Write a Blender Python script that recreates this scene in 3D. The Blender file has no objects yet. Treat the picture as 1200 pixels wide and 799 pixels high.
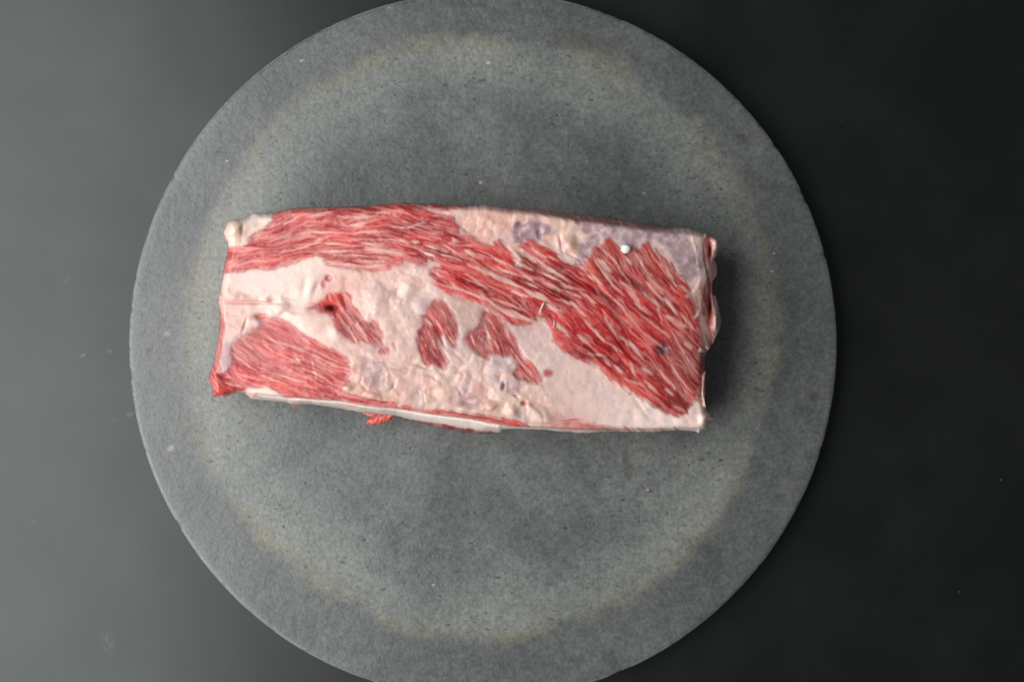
import bpy, math, random
import numpy as np

# ------------------------------------------------------------------ camera, world, light
sc = bpy.context.scene
col = sc.collection
MM = 0.001
D = 0.72                      # camera height above the stone (m)
K = 0.175 / 415.5             # metres per photo pixel at the stone's surface
cam_d = bpy.data.cameras.new('camera')
cam = bpy.data.objects.new('camera', cam_d)
col.objects.link(cam)
cam.location = (0, 0, D)
cam.rotation_euler = (0, 0, 0)
cam_d.sensor_width = 36.0
cam_d.lens = 36.0 * D / (1200 * K)
cam_d.clip_start = 0.01
cam_d.clip_end = 50
sc.camera = cam

world = bpy.data.worlds.new('World')
sc.world = world
world.use_nodes = True
bg = world.node_tree.nodes['Background']
bg.inputs[0].default_value = (0.92, 0.97, 1.0, 1)
bg.inputs[1].default_value = 0.095


def area(name, loc, target, sx, sy, power, color):
    l = bpy.data.lights.new(name, 'AREA')
    l.shape = 'RECTANGLE'
    l.size, l.size_y = sx, sy
    l.energy = power
    l.color = color
    o = bpy.data.objects.new(name, l)
    col.objects.link(o)
    o.location = loc
    from mathutils import Vector
    d = Vector(target) - Vector(loc)
    o.rotation_euler = d.to_track_quat('-Z', 'Y').to_euler()
    return o


# one big soft window-like source, high on the left
win = area('window_light', (-0.72, -0.13, 0.73), (0.0, -0.02, 0.0), 1.4, 1.05, 21.2, (0.975, 1.0, 0.985))
win.rotation_euler.rotate_axis('Z', math.radians(-14))

vs = sc.view_settings
vs.view_transform = 'Standard'
vs.look = 'None'
vs.exposure = 0.0
vs.gamma = 1.0
vs.use_curve_mapping = False
sc.render.engine = 'CYCLES'


# ------------------------------------------------------------------ helpers
def px2w(px, py, z):
    """photo pixel at its own height z (m) -> world x, y"""
    s = K * (D - z) / D
    return (px - 600.0) * s, -(py - 399.5) * s


def tag(o, label=None, cat=None, group=None, kind=None):
    if label: o['label'] = label
    if cat: o['category'] = cat
    if group: o['group'] = group
    if kind: o['kind'] = kind
    return o


def hash2(ix, iy, seed):
    h = (ix.astype(np.int64) * 374761393 + iy.astype(np.int64) * 668265263 + seed * 1442695041) & 0xFFFFFFFF
    h = ((h ^ (h >> 13)) * 1274126177) & 0xFFFFFFFF
    h = ((h ^ (h >> 16)) * 2246822519) & 0xFFFFFFFF
    h = h ^ (h >> 15)
    return (h & 0xFFFFFF) / float(0xFFFFFF)


def noise(x, y, s, seed):
    """smooth value noise 0..1 with feature size s"""
    x = np.asarray(x, float) / s
    y = np.asarray(y, float) / s
    x0 = np.floor(x); y0 = np.floor(y)
    fx = x - x0; fy = y - y0
    fx = fx * fx * fx * (fx * (fx * 6 - 15) + 10)
    fy = fy * fy * fy * (fy * (fy * 6 - 15) + 10)
    x0 = x0.astype(np.int64); y0 = y0.astype(np.int64)
    a = hash2(x0, y0, seed); b = hash2(x0 + 1, y0, seed)
    c = hash2(x0, y0 + 1, seed); d = hash2(x0 + 1, y0 + 1, seed)
    return (a * (1 - fx) + b * fx) * (1 - fy) + (c * (1 - fx) + d * fx) * fy


def fbm(x, y, s, seed, o=3):
    t = 0; w = 1.0; n = 0
    for i in range(o):
        t = t + w * noise(x, y, s, seed + i * 17); n += w
        w *= 0.5; s *= 0.5
    return t / n


def ss(a, b, x):
    t = np.clip((x - a) / (b - a), 0, 1)
    return t * t * (3 - 2 * t)


def mesh_obj(name, verts, quads, mat, parent=None, attrs=None, normals=None, smooth=True):
    me = bpy.data.meshes.new(name)
    verts = np.ascontiguousarray(verts, np.float32)
    quads = np.ascontiguousarray(quads, np.int32)
    n, m = len(quads), quads.shape[1]
    me.vertices.add(len(verts))
    me.vertices.foreach_set('co', verts.ravel())
    me.loops.add(n * m)
    me.loops.foreach_set('vertex_index', quads.ravel())
    me.polygons.add(n)
    me.polygons.foreach_set('loop_start', np.arange(0, n * m, m, dtype=np.int32))
    if smooth:
        me.polygons.foreach_set('use_smooth', np.ones(n, bool))
    me.update(calc_edges=True)
    if attrs:
        for k, v in attrs.items():
            if v.ndim == 2:
                a = me.color_attributes.new(k, 'FLOAT_COLOR', 'POINT')
                c = np.ones((len(verts), 4), np.float32); c[:, :3] = v
                a.data.foreach_set('color', c.ravel())
            else:
                a = me.attributes.new(k, 'FLOAT', 'POINT')
                a.data.foreach_set('value', np.ascontiguousarray(v, np.float32))
    me.validate()
    if normals is not None:
        me.normals_split_custom_set_from_vertices(np.ascontiguousarray(normals, np.float32))
    me.materials.append(mat)
    o = bpy.data.objects.new(name, me)
    col.objects.link(o)
    if parent: o.parent = parent
    return o


class NT:
    """tiny node-graph helper"""
    def __init__(self, name):
        self.m = bpy.data.materials.new(name)
        self.m.use_nodes = True
        self.t = self.m.node_tree
        self.bsdf = self.t.nodes['Principled BSDF']

    def n(self, kind, **kw):
        nd = self.t.nodes.new(kind)
        for k, v in kw.items():
            setattr(nd, k, v)
        return nd

    def set(self, sock, v):
        if isinstance(v, bpy.types.NodeSocket):
            self.t.links.new(v, sock)
        elif v is not None:
            sock.default_value = v

    def math(self, op, a, b=None, c=None, clamp=False):
        nd = self.n('ShaderNodeMath', operation=op, use_clamp=clamp)
        for i, v in enumerate((a, b, c)):
            self.set(nd.inputs[i], v)
        return nd.outputs[0]

    def vmath(self, op, a, b=None):
        nd = self.n('ShaderNodeVectorMath', operation=op)
        self.set(nd.inputs[0], a)
        if b is not None: self.set(nd.inputs[1], b)
        return nd.outputs['Value'] if op in ('LENGTH', 'DISTANCE') else nd.outputs[0]

    def mix(self, f, a, b, blend='MIX'):
        nd = self.n('ShaderNodeMix', data_type='RGBA', blend_type=blend)
        self.set(nd.inputs[0], f); self.set(nd.inputs[6], a); self.set(nd.inputs[7], b)
        return nd.outputs[2]

    def rng(self, v, a, b, c=0.0, d=1.0, smooth=True):
        nd = self.n('ShaderNodeMapRange', interpolation_type='SMOOTHSTEP' if smooth else 'LINEAR')
        self.set(nd.inputs[0], v)
        for i, q in enumerate((a, b, c, d)): self.set(nd.inputs[i + 1], q)
        return nd.outputs[0]

    def noise(self, co, scale, detail=3, rough=0.55, dist=0.0):
        nd = self.n('ShaderNodeTexNoise')
        self.set(nd.inputs['Vector'], co)
        nd.inputs['Scale'].default_value = scale
        nd.inputs['Detail'].default_value = detail
        nd.inputs['Roughness'].default_value = rough
        nd.inputs['Distortion'].default_value = dist
        return nd.outputs[0]

    def bump(self, h, strength, dist, normal=None):
        nd = self.n('ShaderNodeBump')
        nd.inputs['Strength'].default_value = strength
        nd.inputs['Distance'].default_value = dist
        self.set(nd.inputs['Height'], h)
        if normal is not None: self.set(nd.inputs['Normal'], normal)
        return nd.outputs[0]


def spot_mask(g, co, pts):
    """wear marks with a shape of their own: soft noisy ellipses (x, y, len, wid, angle, strength)"""
    tot = None
    for (x, y, a, b, ang, st) in pts:
        mp = g.n('ShaderNodeMapping', vector_type='TEXTURE')
        g.set(mp.inputs[0], co)
        mp.inputs[1].default_value = (x, y, 0)
        mp.inputs[2].default_value = (0, 0, ang)
        mp.inputs[3].default_value = (a, b, 1000)
        L = g.vmath('LENGTH', mp.outputs[0])
        m = g.math('MULTIPLY', g.rng(L, 1.0, 0.25), st)
        tot = m if tot is None else g.math('MAXIMUM', tot, m)
    return tot


# ------------------------------------------------------------------ materials
def table_material():
    g = NT('black_tabletop')
    co = g.n('ShaderNodeTexCoord').outputs['Object']
    big = g.noise(co, 6.0, 3)
    fine = g.noise(co, 900.0, 2)
    cloud = g.noise(co, 25.0, 4)
    base = g.mix(g.rng(cloud, 0.35, 0.7), (0.0062, 0.0068, 0.0068, 1), (0.0082, 0.0088, 0.0086, 1))
    specks = g.rng(g.noise(co, 330.0, 2, 0.5), 0.77, 0.82)
    base = g.mix(g.math('MULTIPLY', specks, 0.25), base, (0.12, 0.12, 0.12, 1))
    W = lambda px, py: px2w(px, py, -0.012)
    pts = []
    for (px, py, a, b, ang, st) in ((97, 416, 8, 3, 0.1, .55), (128, 411, 4, 4, 0, .35), (133, 493, 6, 2.5, .2, .4),
                                    (152, 485, 7, 5, .4, .4), (127, 752, 12, 18, .3, .22), (1173, 562, 1.6, 1.6, 0, .9),
                                    (1124, 693, 1.5, 1.5, 0, .6), (78, 330, 9, 2, .9, .35), (262, 783, 2, 2, 0, .6),
                                    (40, 610, 2, 2, 0, .4), (300, 700, 2, 1.4, 0, .4)):
        x, y = W(px, py)
        pts.append((x, y, a * K, b * K, ang, st))
    m = spot_mask(g, co, pts)
    m = g.math('MULTIPLY', m, g.rng(g.noise(co, 420.0, 4, 0.7), 0.42, 0.62))
    base = g.mix(g.math('MULTIPLY', m, 0.55), base, (0.25, 0.27, 0.265, 1))
    g.set(g.bsdf.inputs['Base Color'], base)
    rough = g.math('ADD', g.rng(big, 0.3, 0.7, 0.30, 0.34), g.rng(cloud, 0.3, 0.7, -0.02, 0.03))
    g.set(g.bsdf.inputs['Roughness'], rough)
    g.bsdf.inputs['Specular IOR Level'].default_value = 0.52
    g.bsdf.inputs['Specular Tint'].default_value = (0.95, 1.0, 0.99, 1)
    g.set(g.bsdf.inputs['Normal'], g.bump(fine, 0.05, 0.0002, g.bump(cloud, 0.05, 0.0006)))
    return g.m


def stone_material():
    g = NT('grey_stone')
    co = g.n('ShaderNodeTexCoord').outputs['Object']
    sep = g.n('ShaderNodeSeparateXYZ'); g.set(sep.inputs[0], co)
    # ring stain: centre a little above the middle of the slab
    c = g.vmath('SUBTRACT', co, (0.0006, 0.0050, 0.0))
    c = g.vmath('MULTIPLY', c, (1, 1, 0))
    r = g.vmath('LENGTH', c)
    wob = g.math('SUBTRACT', g.noise(co, 9.0, 2), 0.5)
    wob2 = g.math('SUBTRACT', g.noise(co, 60.0, 5, 0.65), 0.5)
    wob3 = g.math('SUBTRACT', g.noise(co, 420.0, 4, 0.7), 0.5)
    rr = g.math('ADD', r, g.math('MULTIPLY', wob, 0.022))
    rr = g.math('ADD', rr, g.math('MULTIPLY', wob2, 0.014))
    rr = g.math('ADD', rr, g.math('MULTIPLY', wob3, 0.009))
    outer = g.rng(rr, 0.142, 0.1555)
    pale = g.math('MULTIPLY', g.rng(rr, 0.106, 0.140), g.rng(rr, 0.152, 0.1445))
    rust = g.math('MULTIPLY', g.rng(rr, 0.1395, 0.1455), g.rng(rr, 0.1525, 0.1465))
    rust = g.math('MULTIPLY', rust, g.rng(g.noise(co, 26.0, 5, 0.7), 0.40, 0.64))
    mott = g.noise(co, 17.0, 5, 0.6)
    mid = g.noise(co, 150.0, 5, 0.68)
    grain = g.noise(co, 480.0, 4, 0.7)
    inner = g.mix(g.rng(mott, 0.34, 0.66), (0.082, 0.090, 0.089, 1), (0.150, 0.156, 0.148, 1))
    inner = g.mix(g.math('MULTIPLY', pale, g.rng(g.noise(co, 13.0, 3), 0.34, 0.62, 0.45, 1.0)), inner, (0.196, 0.200, 0.184, 1))
    outc = g.mix(g.rng(mott, 0.3, 0.7), (0.078, 0.082, 0.084, 1), (0.118, 0.121, 0.119, 1))
    base = g.mix(outer, inner, outc)
    base = g.mix(g.math('MULTIPLY', rust, 0.62), base, (0.185, 0.160, 0.102, 1))
    # dark blotches on the outer band
    blot = g.math('MULTIPLY', g.rng(g.noise(co, 34.0, 6, 0.72), 0.50, 0.68), g.rng(rr, 0.135, 0.152))
    base = g.mix(g.math('MULTIPLY', blot, 0.62), base, (0.052, 0.055, 0.058, 1))
    base = g.mix(1.0, base, g.mix(g.rng(mid, 0.25, 0.75), (0.84, 0.84, 0.85, 1), (1.15, 1.15, 1.14, 1)), 'MULTIPLY')
    base = g.mix(1.0, base, g.mix(g.rng(grain, 0.34, 0.66, smooth=False), (0.74, 0.74, 0.74, 1), (1.26, 1.26, 1.26, 1)), 'MULTIPLY')
    # worn, chalky rim
    rad = g.vmath('LENGTH', g.vmath('MULTIPLY', co, (1, 1, 0)))
    wear = g.math('MULTIPLY', g.rng(rad, 0.1732, 0.1746), g.rng(g.noise(co, 120.0, 4, 0.7), 0.34, 0.55, 0.25, 1.0))
    base = g.mix(g.math('MULTIPLY', wear, 0.7), base, (0.30, 0.31, 0.30, 1))
    # pits
    st = g.n('ShaderNodeMapping'); g.set(st.inputs[0], co)
    st.inputs[2].default_value = (0, 0, 0.5); st.inputs[3].default_value = (0.6, 1.15, 1)
    wv = g.n('ShaderNodeTexNoise'); g.set(wv.inputs['Vector'], co); wv.inputs['Scale'].default_value = 210
    warp = g.vmath('ADD', st.outputs[0], g.vmath('MULTIPLY', g.vmath('SUBTRACT', wv.outputs['Color'], (.5, .5, .5)), (0.0035, 0.0035, 0)))
    def pits(scale, lim, chance, seed_off):
        v = g.n('ShaderNodeTexVoronoi')
        g.set(v.inputs['Vector'], g.vmath('ADD', warp, (seed_off, seed_off, 0)))
        v.inputs['Scale'].default_value = scale
        sc_ = g.n('ShaderNodeSeparateColor'); g.set(sc_.inputs[0], v.outputs['Color'])
        on = g.math('LESS_THAN', sc_.outputs[0], chance)
        size = g.math('MULTIPLY_ADD', sc_.outputs[1], lim, lim * 0.35)
        d = g.math('DIVIDE', v.outputs['Distance'], size)
        return g.math('MULTIPLY', g.rng(d, 1.0, 0.45), on)
    p1 = pits(400.0, 0.28, 0.65, 0.0)
    p2 = pits(230.0, 0.20, 0.5, 3.3)
    inn = g.math('MULTIPLY_ADD', outer, -0.62, 1.0)
    clus = g.rng(g.noise(co, 30.0, 3), 0.35, 0.6, 0.35, 1.0)
    pit = g.math('MULTIPLY', g.math('MAXIMUM', g.math('MULTIPLY', p1, 0.75), p2), g.math('MULTIPLY', inn, clus))
    base = g.mix(g.math('MULTIPLY', pit, 0.8), base, (0.035, 0.036, 0.036, 1))
    # pale grains
    v = g.n('ShaderNodeTexVoronoi'); g.set(v.inputs['Vector'], g.vmath('ADD', warp, (7.7, 1.1, 0))); v.inputs['Scale'].default_value = 120
    s2 = g.n('ShaderNodeSeparateColor'); g.set(s2.inputs[0], v.outputs['Color'])
    gl = g.math('MULTIPLY', g.math('LESS_THAN', s2.outputs[0], 0.06), g.rng(v.outputs['Distance'], 0.12, 0.04))
    base = g.mix(g.math('MULTIPLY', gl, 0.5), base, (0.5, 0.49, 0.46, 1))
    # single marks seen on the slab
    O = px2w(566, 404.5, 0)
    def P(px, py):
        x, y = px2w(px, py, 0); return x - O[0], y - O[1]
    def marks(lst):
        return [(*P(px, py), a * K, b * K, ang, st_) for (px, py, a, b, ang, st_) in lst]
    br = spot_mask(g, g.vmath('ADD', co, g.vmath('MULTIPLY', g.vmath('SUBTRACT', wv.outputs['Color'], (.5, .5, .5)), (0.004, 0.004, 0))),
                   marks([(735, 545, 7, 24, 0.2, 1.0), (733, 532, 5, 8, 0, .8), (738, 559, 4, 7, 0, .9), (686, 52, 45, 15, -0.2, .5), (712, 52, 22, 11, -0.3, .5)]))
    base = g.mix(g.math('MULTIPLY', br, g.rng(g.noise(co, 300, 3), .3, .55, .15, .75)), base, (0.085, 0.060, 0.036, 1))
    wh = spot_mask(g, co, marks([(200, 525, 7, 5, 0.5, .35), (508, 685, 3, 2, 0.4, .6), (572, 74, 4, 3, 0, .7), (563, 214, 3, 3, 0, .8),
                                 (907, 297, 2.5, 2, 0, .5), (195, 391, 6, 4, 0, .25), (759, 574, 2.5, 2.5, 0, .7), (905, 318, 3, 2, 0, .6)]))
    base = g.mix(wh, base, (0.50, 0.44, 0.40, 1))
    dk = spot_mask(g, co, marks([(175, 411, 5, 5, 0, 1), (169, 388, 5, 3, .5, .8), (953, 465, 9, 10, 0, .75), (870, 163, 14, 7, -.6, .6), (915, 345, 10, 2, 0, .5)]))
    base = g.mix(g.math('MULTIPLY', dk, 0.75), base, (0.035, 0.032, 0.03, 1))
    g.set(g.bsdf.inputs['Base Color'], base)
    g.set(g.bsdf.inputs['Roughness'], g.rng(mid, 0.2, 0.8, 0.30, 0.42))
    g.bsdf.inputs['Specular IOR Level'].default_value = 0.72
    hgt = g.math('MULTIPLY_ADD', grain, 0.40, g.math('MULTIPLY', pit, -0.35))
    g.set(g.bsdf.inputs['Normal'], g.bump(hgt, 0.45, 0.0005, g.bump(mid, 0.25, 0.0012)))
    return g.m


def meat_material(name):
    g = NT(name)
    at = g.n('ShaderNodeAttribute', attribute_name='albedo')
    rg = g.n('ShaderNodeAttribute', attribute_name='gloss')
    co = g.n('ShaderNodeTexCoord').outputs['Object']
    f = g.noise(co, 1100.0, 3, 0.6)
    base = g.mix(1.0, at.outputs['Color'], g.mix(g.rng(f, 0.25, 0.75), (0.96, 0.955, 0.955, 1), (1.03, 1.03, 1.03, 1)), 'MULTIPLY')
    g.set(g.bsdf.inputs['Base Color'], base)
    wet = g.noise(co, 140.0, 3, 0.6)
    g.set(g.bsdf.inputs['Roughness'], g.math('ADD', rg.outputs['Fac'], g.rng(wet, 0.3, 0.7, -0.12, 0.08)))
    g.bsdf.inputs['Specular IOR Level'].default_value = 0.12
    g.bsdf.inputs['Coat Weight'].default_value = 0.8
    g.bsdf.inputs['Coat Roughness'].default_value = 0.10
    g.set(g.bsdf.inputs['Coat Normal'], g.bump(g.noise(co, 420.0, 4, 0.65), 0.55, 0.0010))
    g.bsdf.subsurface_method = 'BURLEY'
    g.bsdf.inputs['Subsurface Weight'].default_value = 0.75
    g.bsdf.inputs['Subsurface Radius'].default_value = (1.0, 0.45, 0.35)
    g.bsdf.inputs['Subsurface Scale'].default_value = 0.0014
    g.set(g.bsdf.inputs['Normal'], g.bump(f, 0.12, 0.0002))
    return g.m


M_TABLE = table_material()
M_STONE = stone_material()
M_MEAT = meat_material('marbled_beef')

# ------------------------------------------------------------------ tabletop
TZ = -0.012
N = 8
xs = np.linspace(-0.9, 0.9, N + 1)
gx, gy = np.meshgrid(xs, xs, indexing='ij')
tv = np.stack([gx.ravel(), gy.ravel(), np.full(gx.size, TZ)], 1)
idx = np.arange((N + 1) ** 2).reshape(N + 1, N + 1)
tq = np.stack([idx[:-1, :-1].ravel(), idx[1:, :-1].ravel(), idx[1:, 1:].ravel(), idx[:-1, 1:].ravel()], 1)
table = mesh_obj('tabletop', tv, tq, M_TABLE)
tag(table, 'black satin tabletop under the round stone plate', 'table', kind='structure')

# ------------------------------------------------------------------ round stone slab
def build_slab():
    R = 0.175
    S = 720
    prof = [(0.0, 0.0)]
    for t in np.linspace(0.02, 0.972, 60): prof.append((t * R, 0.0))
    for a in np.linspace(0, math.pi / 2, 9)[0:]:
        prof.append((R - 0.0022 + 0.0022 * math.sin(a), -0.0022 + 0.0022 * math.cos(a)))
    for z in (-0.0045, -0.007, -0.009): prof.append((R - 0.0002, z))
    prof += [(R - 0.0012, -0.0112), (R - 0.003, -0.0119), (0.05, -0.0119)]
    th = np.linspace(0, 2 * np.pi, S, endpoint=False)
    cx, sx_ = np.cos(th), np.sin(th)
    rim = 0.0005 * (noise(cx * 9 + 20, sx_ * 9 + 20, 3.0, 5) - .5) + 0.00025 * (fbm(cx * 100 + 200, sx_ * 100 + 200, 5.0, 6) - .5)
    chip = -0.0004 * ss(0.80, 0.95, noise(cx * 100 + 300, sx_ * 100 + 300, 2.2, 9))
    V = [(0, 0, 0)]
    for (r, z) in prof[1:]:
        e = ss(0.94 * R, R, np.array(r))
        rr = r + (rim + chip) * e
        x, y = rr * cx, rr * sx_
        zz = np.full(S, z)
        if z >= -0.003 and r > 0.02:
            zz = zz + 0.00025 * (fbm(x * 1000 + 500, y * 1000 + 500, 22, 31) - .5) + 0.0008 * chip / 0.001 * e * 0.4
        V.append(np.stack([x, y, zz], 1))
    verts = np.concatenate([np.zeros((1, 3))] + V[1:])
    nr = len(prof) - 1
    quads = []
    i = np.arange(S); j = (i + 1) % S
    for k in range(nr - 1):
        a = 1 + k * S
        quads.append(np.stack([a + i, a + S + i, a + S + j, a + j], 1))
    quads = np.concatenate(quads)
    o = mesh_obj('stone_plate', verts, quads, M_STONE)
    # the small cap in the middle
    import bmesh
    bm = bmesh.new(); bm.from_mesh(o.data); bm.verts.ensure_lookup_table()
    for a in range(S):
        f_ = bm.faces.new((bm.verts[0], bm.verts[1 + a], bm.verts[1 + (a + 1) % S])); f_.smooth = True
    bm.to_mesh(o.data); bm.free()
    x, y = px2w(566, 404.5, 0)
    o.location = (x, y, 0)
    tag(o, 'round grey pitted stone plate with a pale ring stain, lying on the black tabletop', 'plate')
    return o

build_slab()

# ------------------------------------------------------------------ the beef: fields on a fine grid
ST = 0.6
X0, X1, Y0, Y1 = 236.0, 854.0, 229.0, 518.0
gxv = np.arange(X0, X1, ST); gyv = np.arange(Y0, Y1, ST)
PX, PY = np.meshgrid(gxv, gyv)            # [row, col]
H, W = PX.shape


def blur(a, s):
    """gaussian blur, s in photo pixels"""
    s = s / ST
    p = int(3 * s) + 1
    b = np.pad(a, p, mode='edge')
    fy = np.fft.fftfreq(b.shape[0])[:, None]; fx = np.fft.rfftfreq(b.shape[1])[None, :]
    k = np.exp(-2 * (np.pi * s) ** 2 * (fx ** 2 + fy ** 2))
    r = np.fft.irfft2(np.fft.rfft2(b) * k, s=b.shape)
    return r[p:p + H, p:p + W]


def sdf(poly, x, y, pad=14.0):
    """signed distance (inside positive) to a closed polygon, exact within pad of its box"""
    P = np.array(poly, float); Q = np.roll(P, -1, 0)
    out = np.full(x.shape, -pad * 2.0)
    m = (x > P[:, 0].min() - pad) & (x < P[:, 0].max() + pad) & (y > P[:, 1].min() - pad) & (y < P[:, 1].max() + pad)
    a, b = x[m], y[m]
    d2 = np.full(a.shape, 1e9); ins = np.zeros(a.shape, bool)
    for (x1, y1), (x2, y2) in zip(P, Q):
        dx, dy = x2 - x1, y2 - y1
        L = dx * dx + dy * dy
        if L < 1e-9: continue
        t = np.clip(((a - x1) * dx + (b - y1) * dy) / L, 0, 1)
        d2 = np.minimum(d2, (a - x1 - t * dx) ** 2 + (b - y1 - t * dy) ** 2)
        if abs(dy) > 1e-9:
            c = ((y1 > b) != (y2 > b)) & (a < dx * (b - y1) / dy + x1)
            ins ^= c
    d = np.sqrt(d2)
    out[m] = np.where(ins, d, -d)
    return out


SIL = [(267.5,290),(266.5,283),(263,277.5),(262,271),(264.4,266),(268,259.5),(273.8,257),(281,256.5),(292.5,252.5),(298,249.5),(302.5,249),(309,250),
 (320,249.5),(327.5,247.5),(340,244.8),(352.5,243.5),(365,244),(377.5,243),(390,242.5),(407.5,242.3),(422.5,241.8),(439,240.6),(460,238.5),
 (467.5,237.5),(482.5,237.8),(501,239.4),(507.5,238),(513,239.4),(525,241.3),(537.5,240.6),(547.5,242),(559,240.6),(569,240),(577.5,241.5),
 (594,242.3),(600,244),(625,244.4),(640,246.3),(655,248.8),(679,251.3),(705,255.6),(730,258.8),(755,263.2),(767.6,265.7),(785,268.1),(797.5,267.3),
 (807.6,267.8),(815,270.6),(827.6,273.8),(835,277.8),(841.5,282),(845.8,287),(841.5,292.5),(839.5,298.8),(837,304.5),(839.5,310),(840.8,316.3),
 (839.5,323.8),(835,330),(834.5,345),(838.3,346.3),(841.4,356.3),(844,367.5),(845.8,376.3),(843.3,387.5),(838.3,395),(836.4,401.3),(830,410),
 (826.4,418.2),(826.4,432.5),(827,451),(825.8,470),(828.3,481.3),(832,483.8),(834.9,491.3),(830.8,493.8),(827.6,502),(822.6,504.4),(818.9,508.2),
 (816.4,505.7),(797.6,503.8),(772.6,505.7),(753.8,506.3),(735,505.7),(711,505.4),(695,507),(680,507.6),(670,506.4),(655,505.7),(640,503.6),
 (625,503.2),(606,502.6),(590,503.2),(586,507),(575,507.4),(560,508.2),(546,506.4),(525,503.2),(512.5,499.8),(495,496.3),(482.6,492),(464,486.8),
 (440,484.5),(420,482.6),(404,479.5),(382.5,476.3),(365,473.5),(347,474.2),(340,473.2),(336,471.3),(307.6,468.8),(295,467.5),(290,463.8),(287,460.7),(277.5,460),
 (268.8,463.2),(262.5,466.3),(250,465),(247.5,451.3),(244.4,443.8),(246.3,436.3),(250.6,425),(252.5,413),(253.8,406.3),(256.3,395),(258,376.3),
 (257.5,361.3),(255.6,355),(256.3,345.6),(258.8,343.8),(259.4,333.8),(261.5,324),(262,316),(264.4,305),(267,293.8)]

MAIN = [(255,291),(267,291),(284,288.5),(295,277),(310,266.3),(319,258),(321,249),(321,236),(400,232),(520,230),(560,232),(548,240),(525,247),(512,247),(498,243.5),
 (512,250),(524,252),(531,255),(538,264),(541,274),(554,281),(565,285),(576,289),(580,284),(585,282.5),(590,287.5),(597.5,297.5),(606,307.5),(611,310),
 (615,305),(612.5,300),(609,290),(612.5,284),(620,280),(626,281),(634,286),(644,291),(652.5,297.5),(659,305),(671,310),(682.5,311),(687.5,305),(691,295),
 (697.5,287.5),(705,285),(709,279),(716,279),(722.5,284),(730,291),(742.5,287.5),(750,291),(757,285),(765,291),(772.6,296),(780,304),(790,316),(800,322.6),
 (805,331),(810,340),(804,347),(812,351),(818,365),(820.5,377.5),(821,390),(823,402.5),(826,410),(828,421),(828,436),(824,445),(821,457.5),(818,464),
 (810,470),(809,480),(800,489.5),(791,488),(782.6,485),(772.6,480),(757.6,471),(745,462.5),(732.5,455),(719,447.5),(710,440),(700,430),(689,425),(677.6,421),
 (667.5,416),(657.5,410),(646,400),(645,390),(642.5,380),(637.5,374),(630,371),(626,376),(622.6,379),(610,381.5),(600,380.5),(590,375),(581,367.5),(574,360),
 (562.5,356),(547.5,351),(535,347.5),(519,341),(509,334),(503.5,322.5),(504,317.5),(512,310),(502.5,307.5),(495,311),(482.5,309),(474,304),(469,310),(457.5,314),
 (439,316),(422.5,317.5),(411,315),(395,311),(385,309),(377.5,302.5),(370,299),(365,300.5),(352.5,304),(337.5,309),(320,314),(300,316),(284,319),(255,322)]
CORNER = [(299,371),(302.5,369),(310,368),(316,371),(330,372.5),(340,377.5),(347.5,385),(360,394),(372.5,400),(382.5,406),(396,411),(407.5,417.5),(411,425),(410,441),
 (411,446),(402.5,452.5),(401,456),(406,461),(412.5,462.5),(424,464),(430,467.5),(450,469),(462.5,470),(466,475),(476,476),(495,480.6),(500,481),(512.5,479),(525,481),
 (537.5,482.5),(550,485),(567.5,486),(585,490),(590,487.5),(592.5,491),(609,494),(620,500),(606,499.5),(587.5,497.5),(569,494.4),(550,490.6),(525,487.5),(500,483.8),
 (495,482.6),(464,478.2),(432.5,475),(401,470),(370,467.5),(340,467),(332.5,464),(325,459),(315,454),(306,452.5),(295,456),(286,458),(277.5,462),(262,472),(243,470),
 (238,445),(246,425),(250,405),(252,385),(252,364),(260,366),(263,380),(262,395),(259,412),(258.5,436),(264,439),(273,418),(271,405),(278,396),(290,391),(302,384),(307,377.5),(300,375)]
ISL1 = [(362,361),(370,357),(377.5,352.5),(386,344),(397.5,345),(411,342.5),(412.5,350),(411,356),(420,362.5),(426,372.5),(432.5,377),(437.5,374),(444,381),(449,392.5),
 (447.5,405),(440,406),(432.5,402.5),(422.5,400),(414,402.5),(405,395),(401,387.5),(395,390),(390,372.5),(384,367.5),(376,366),(370,362.5)]
ISL2 = [(504,356),(510,351),(519,352.5),(525,359),(531,367.5),(537.5,379),(539,387.5),(535,406),(529,407.5),(525,400),(520,391),(516.5,395),(519,405),(524,416),(526,426),
 (524,432),(519,432.5),(507.5,426),(501,429),(495,421),(491,411),(489,397.5),(490,387.5),(496,380),(495,370),(501,366),(503,361)]
ISL3 = [(567.5,361),(572.5,359),(580,364),(587.5,374),(595,384),(600,390),(605,397.5),(607.5,405),(612.5,415),(616,420),(625,426),(630,434),(635,441),(635,446),(629,449),
 (612.5,445),(600,440),(601,435),(607.5,430),(604,422.5),(599,417.5),(594,419),(581,416),(575,417.5),(574,422),(567.5,420),(560,416),(555,410),(550,406),(545,397.5),
 (549,389),(561,382.5),(564,372.5)]
def ell(cx, cy, rx, ry, n=14, a0=0.0):
    return [(cx + rx * math.cos(t) * math.cos(a0) - ry * math.sin(t) * math.sin(a0), cy + rx * math.cos(t) * math.sin(a0) + ry * math.sin(t) * math.cos(a0))
            for t in np.linspace(0, 2 * math.pi, n, endpoint=False)]
DOT1 = ell(450.5, 411, 7, 5)
DOT2 = ell(642.5, 437, 6, 5)
DOTS = [ell(462.5, 405.5, 6, 1.8, 10, 1.05), ell(417.5, 432, 3.5, 6, 10), ell(614.5, 472.5, 3, 2.2, 10), ell(386, 326, 4.5, 4, 10), ell(379, 333, 3, 5, 10)]
UNDER = [(482,490.5),(500,493),(512,496),(530,499),(545,502),(560,504),(575,505.5),(586,508),(586,516),(540,516),(490,505)]
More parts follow.
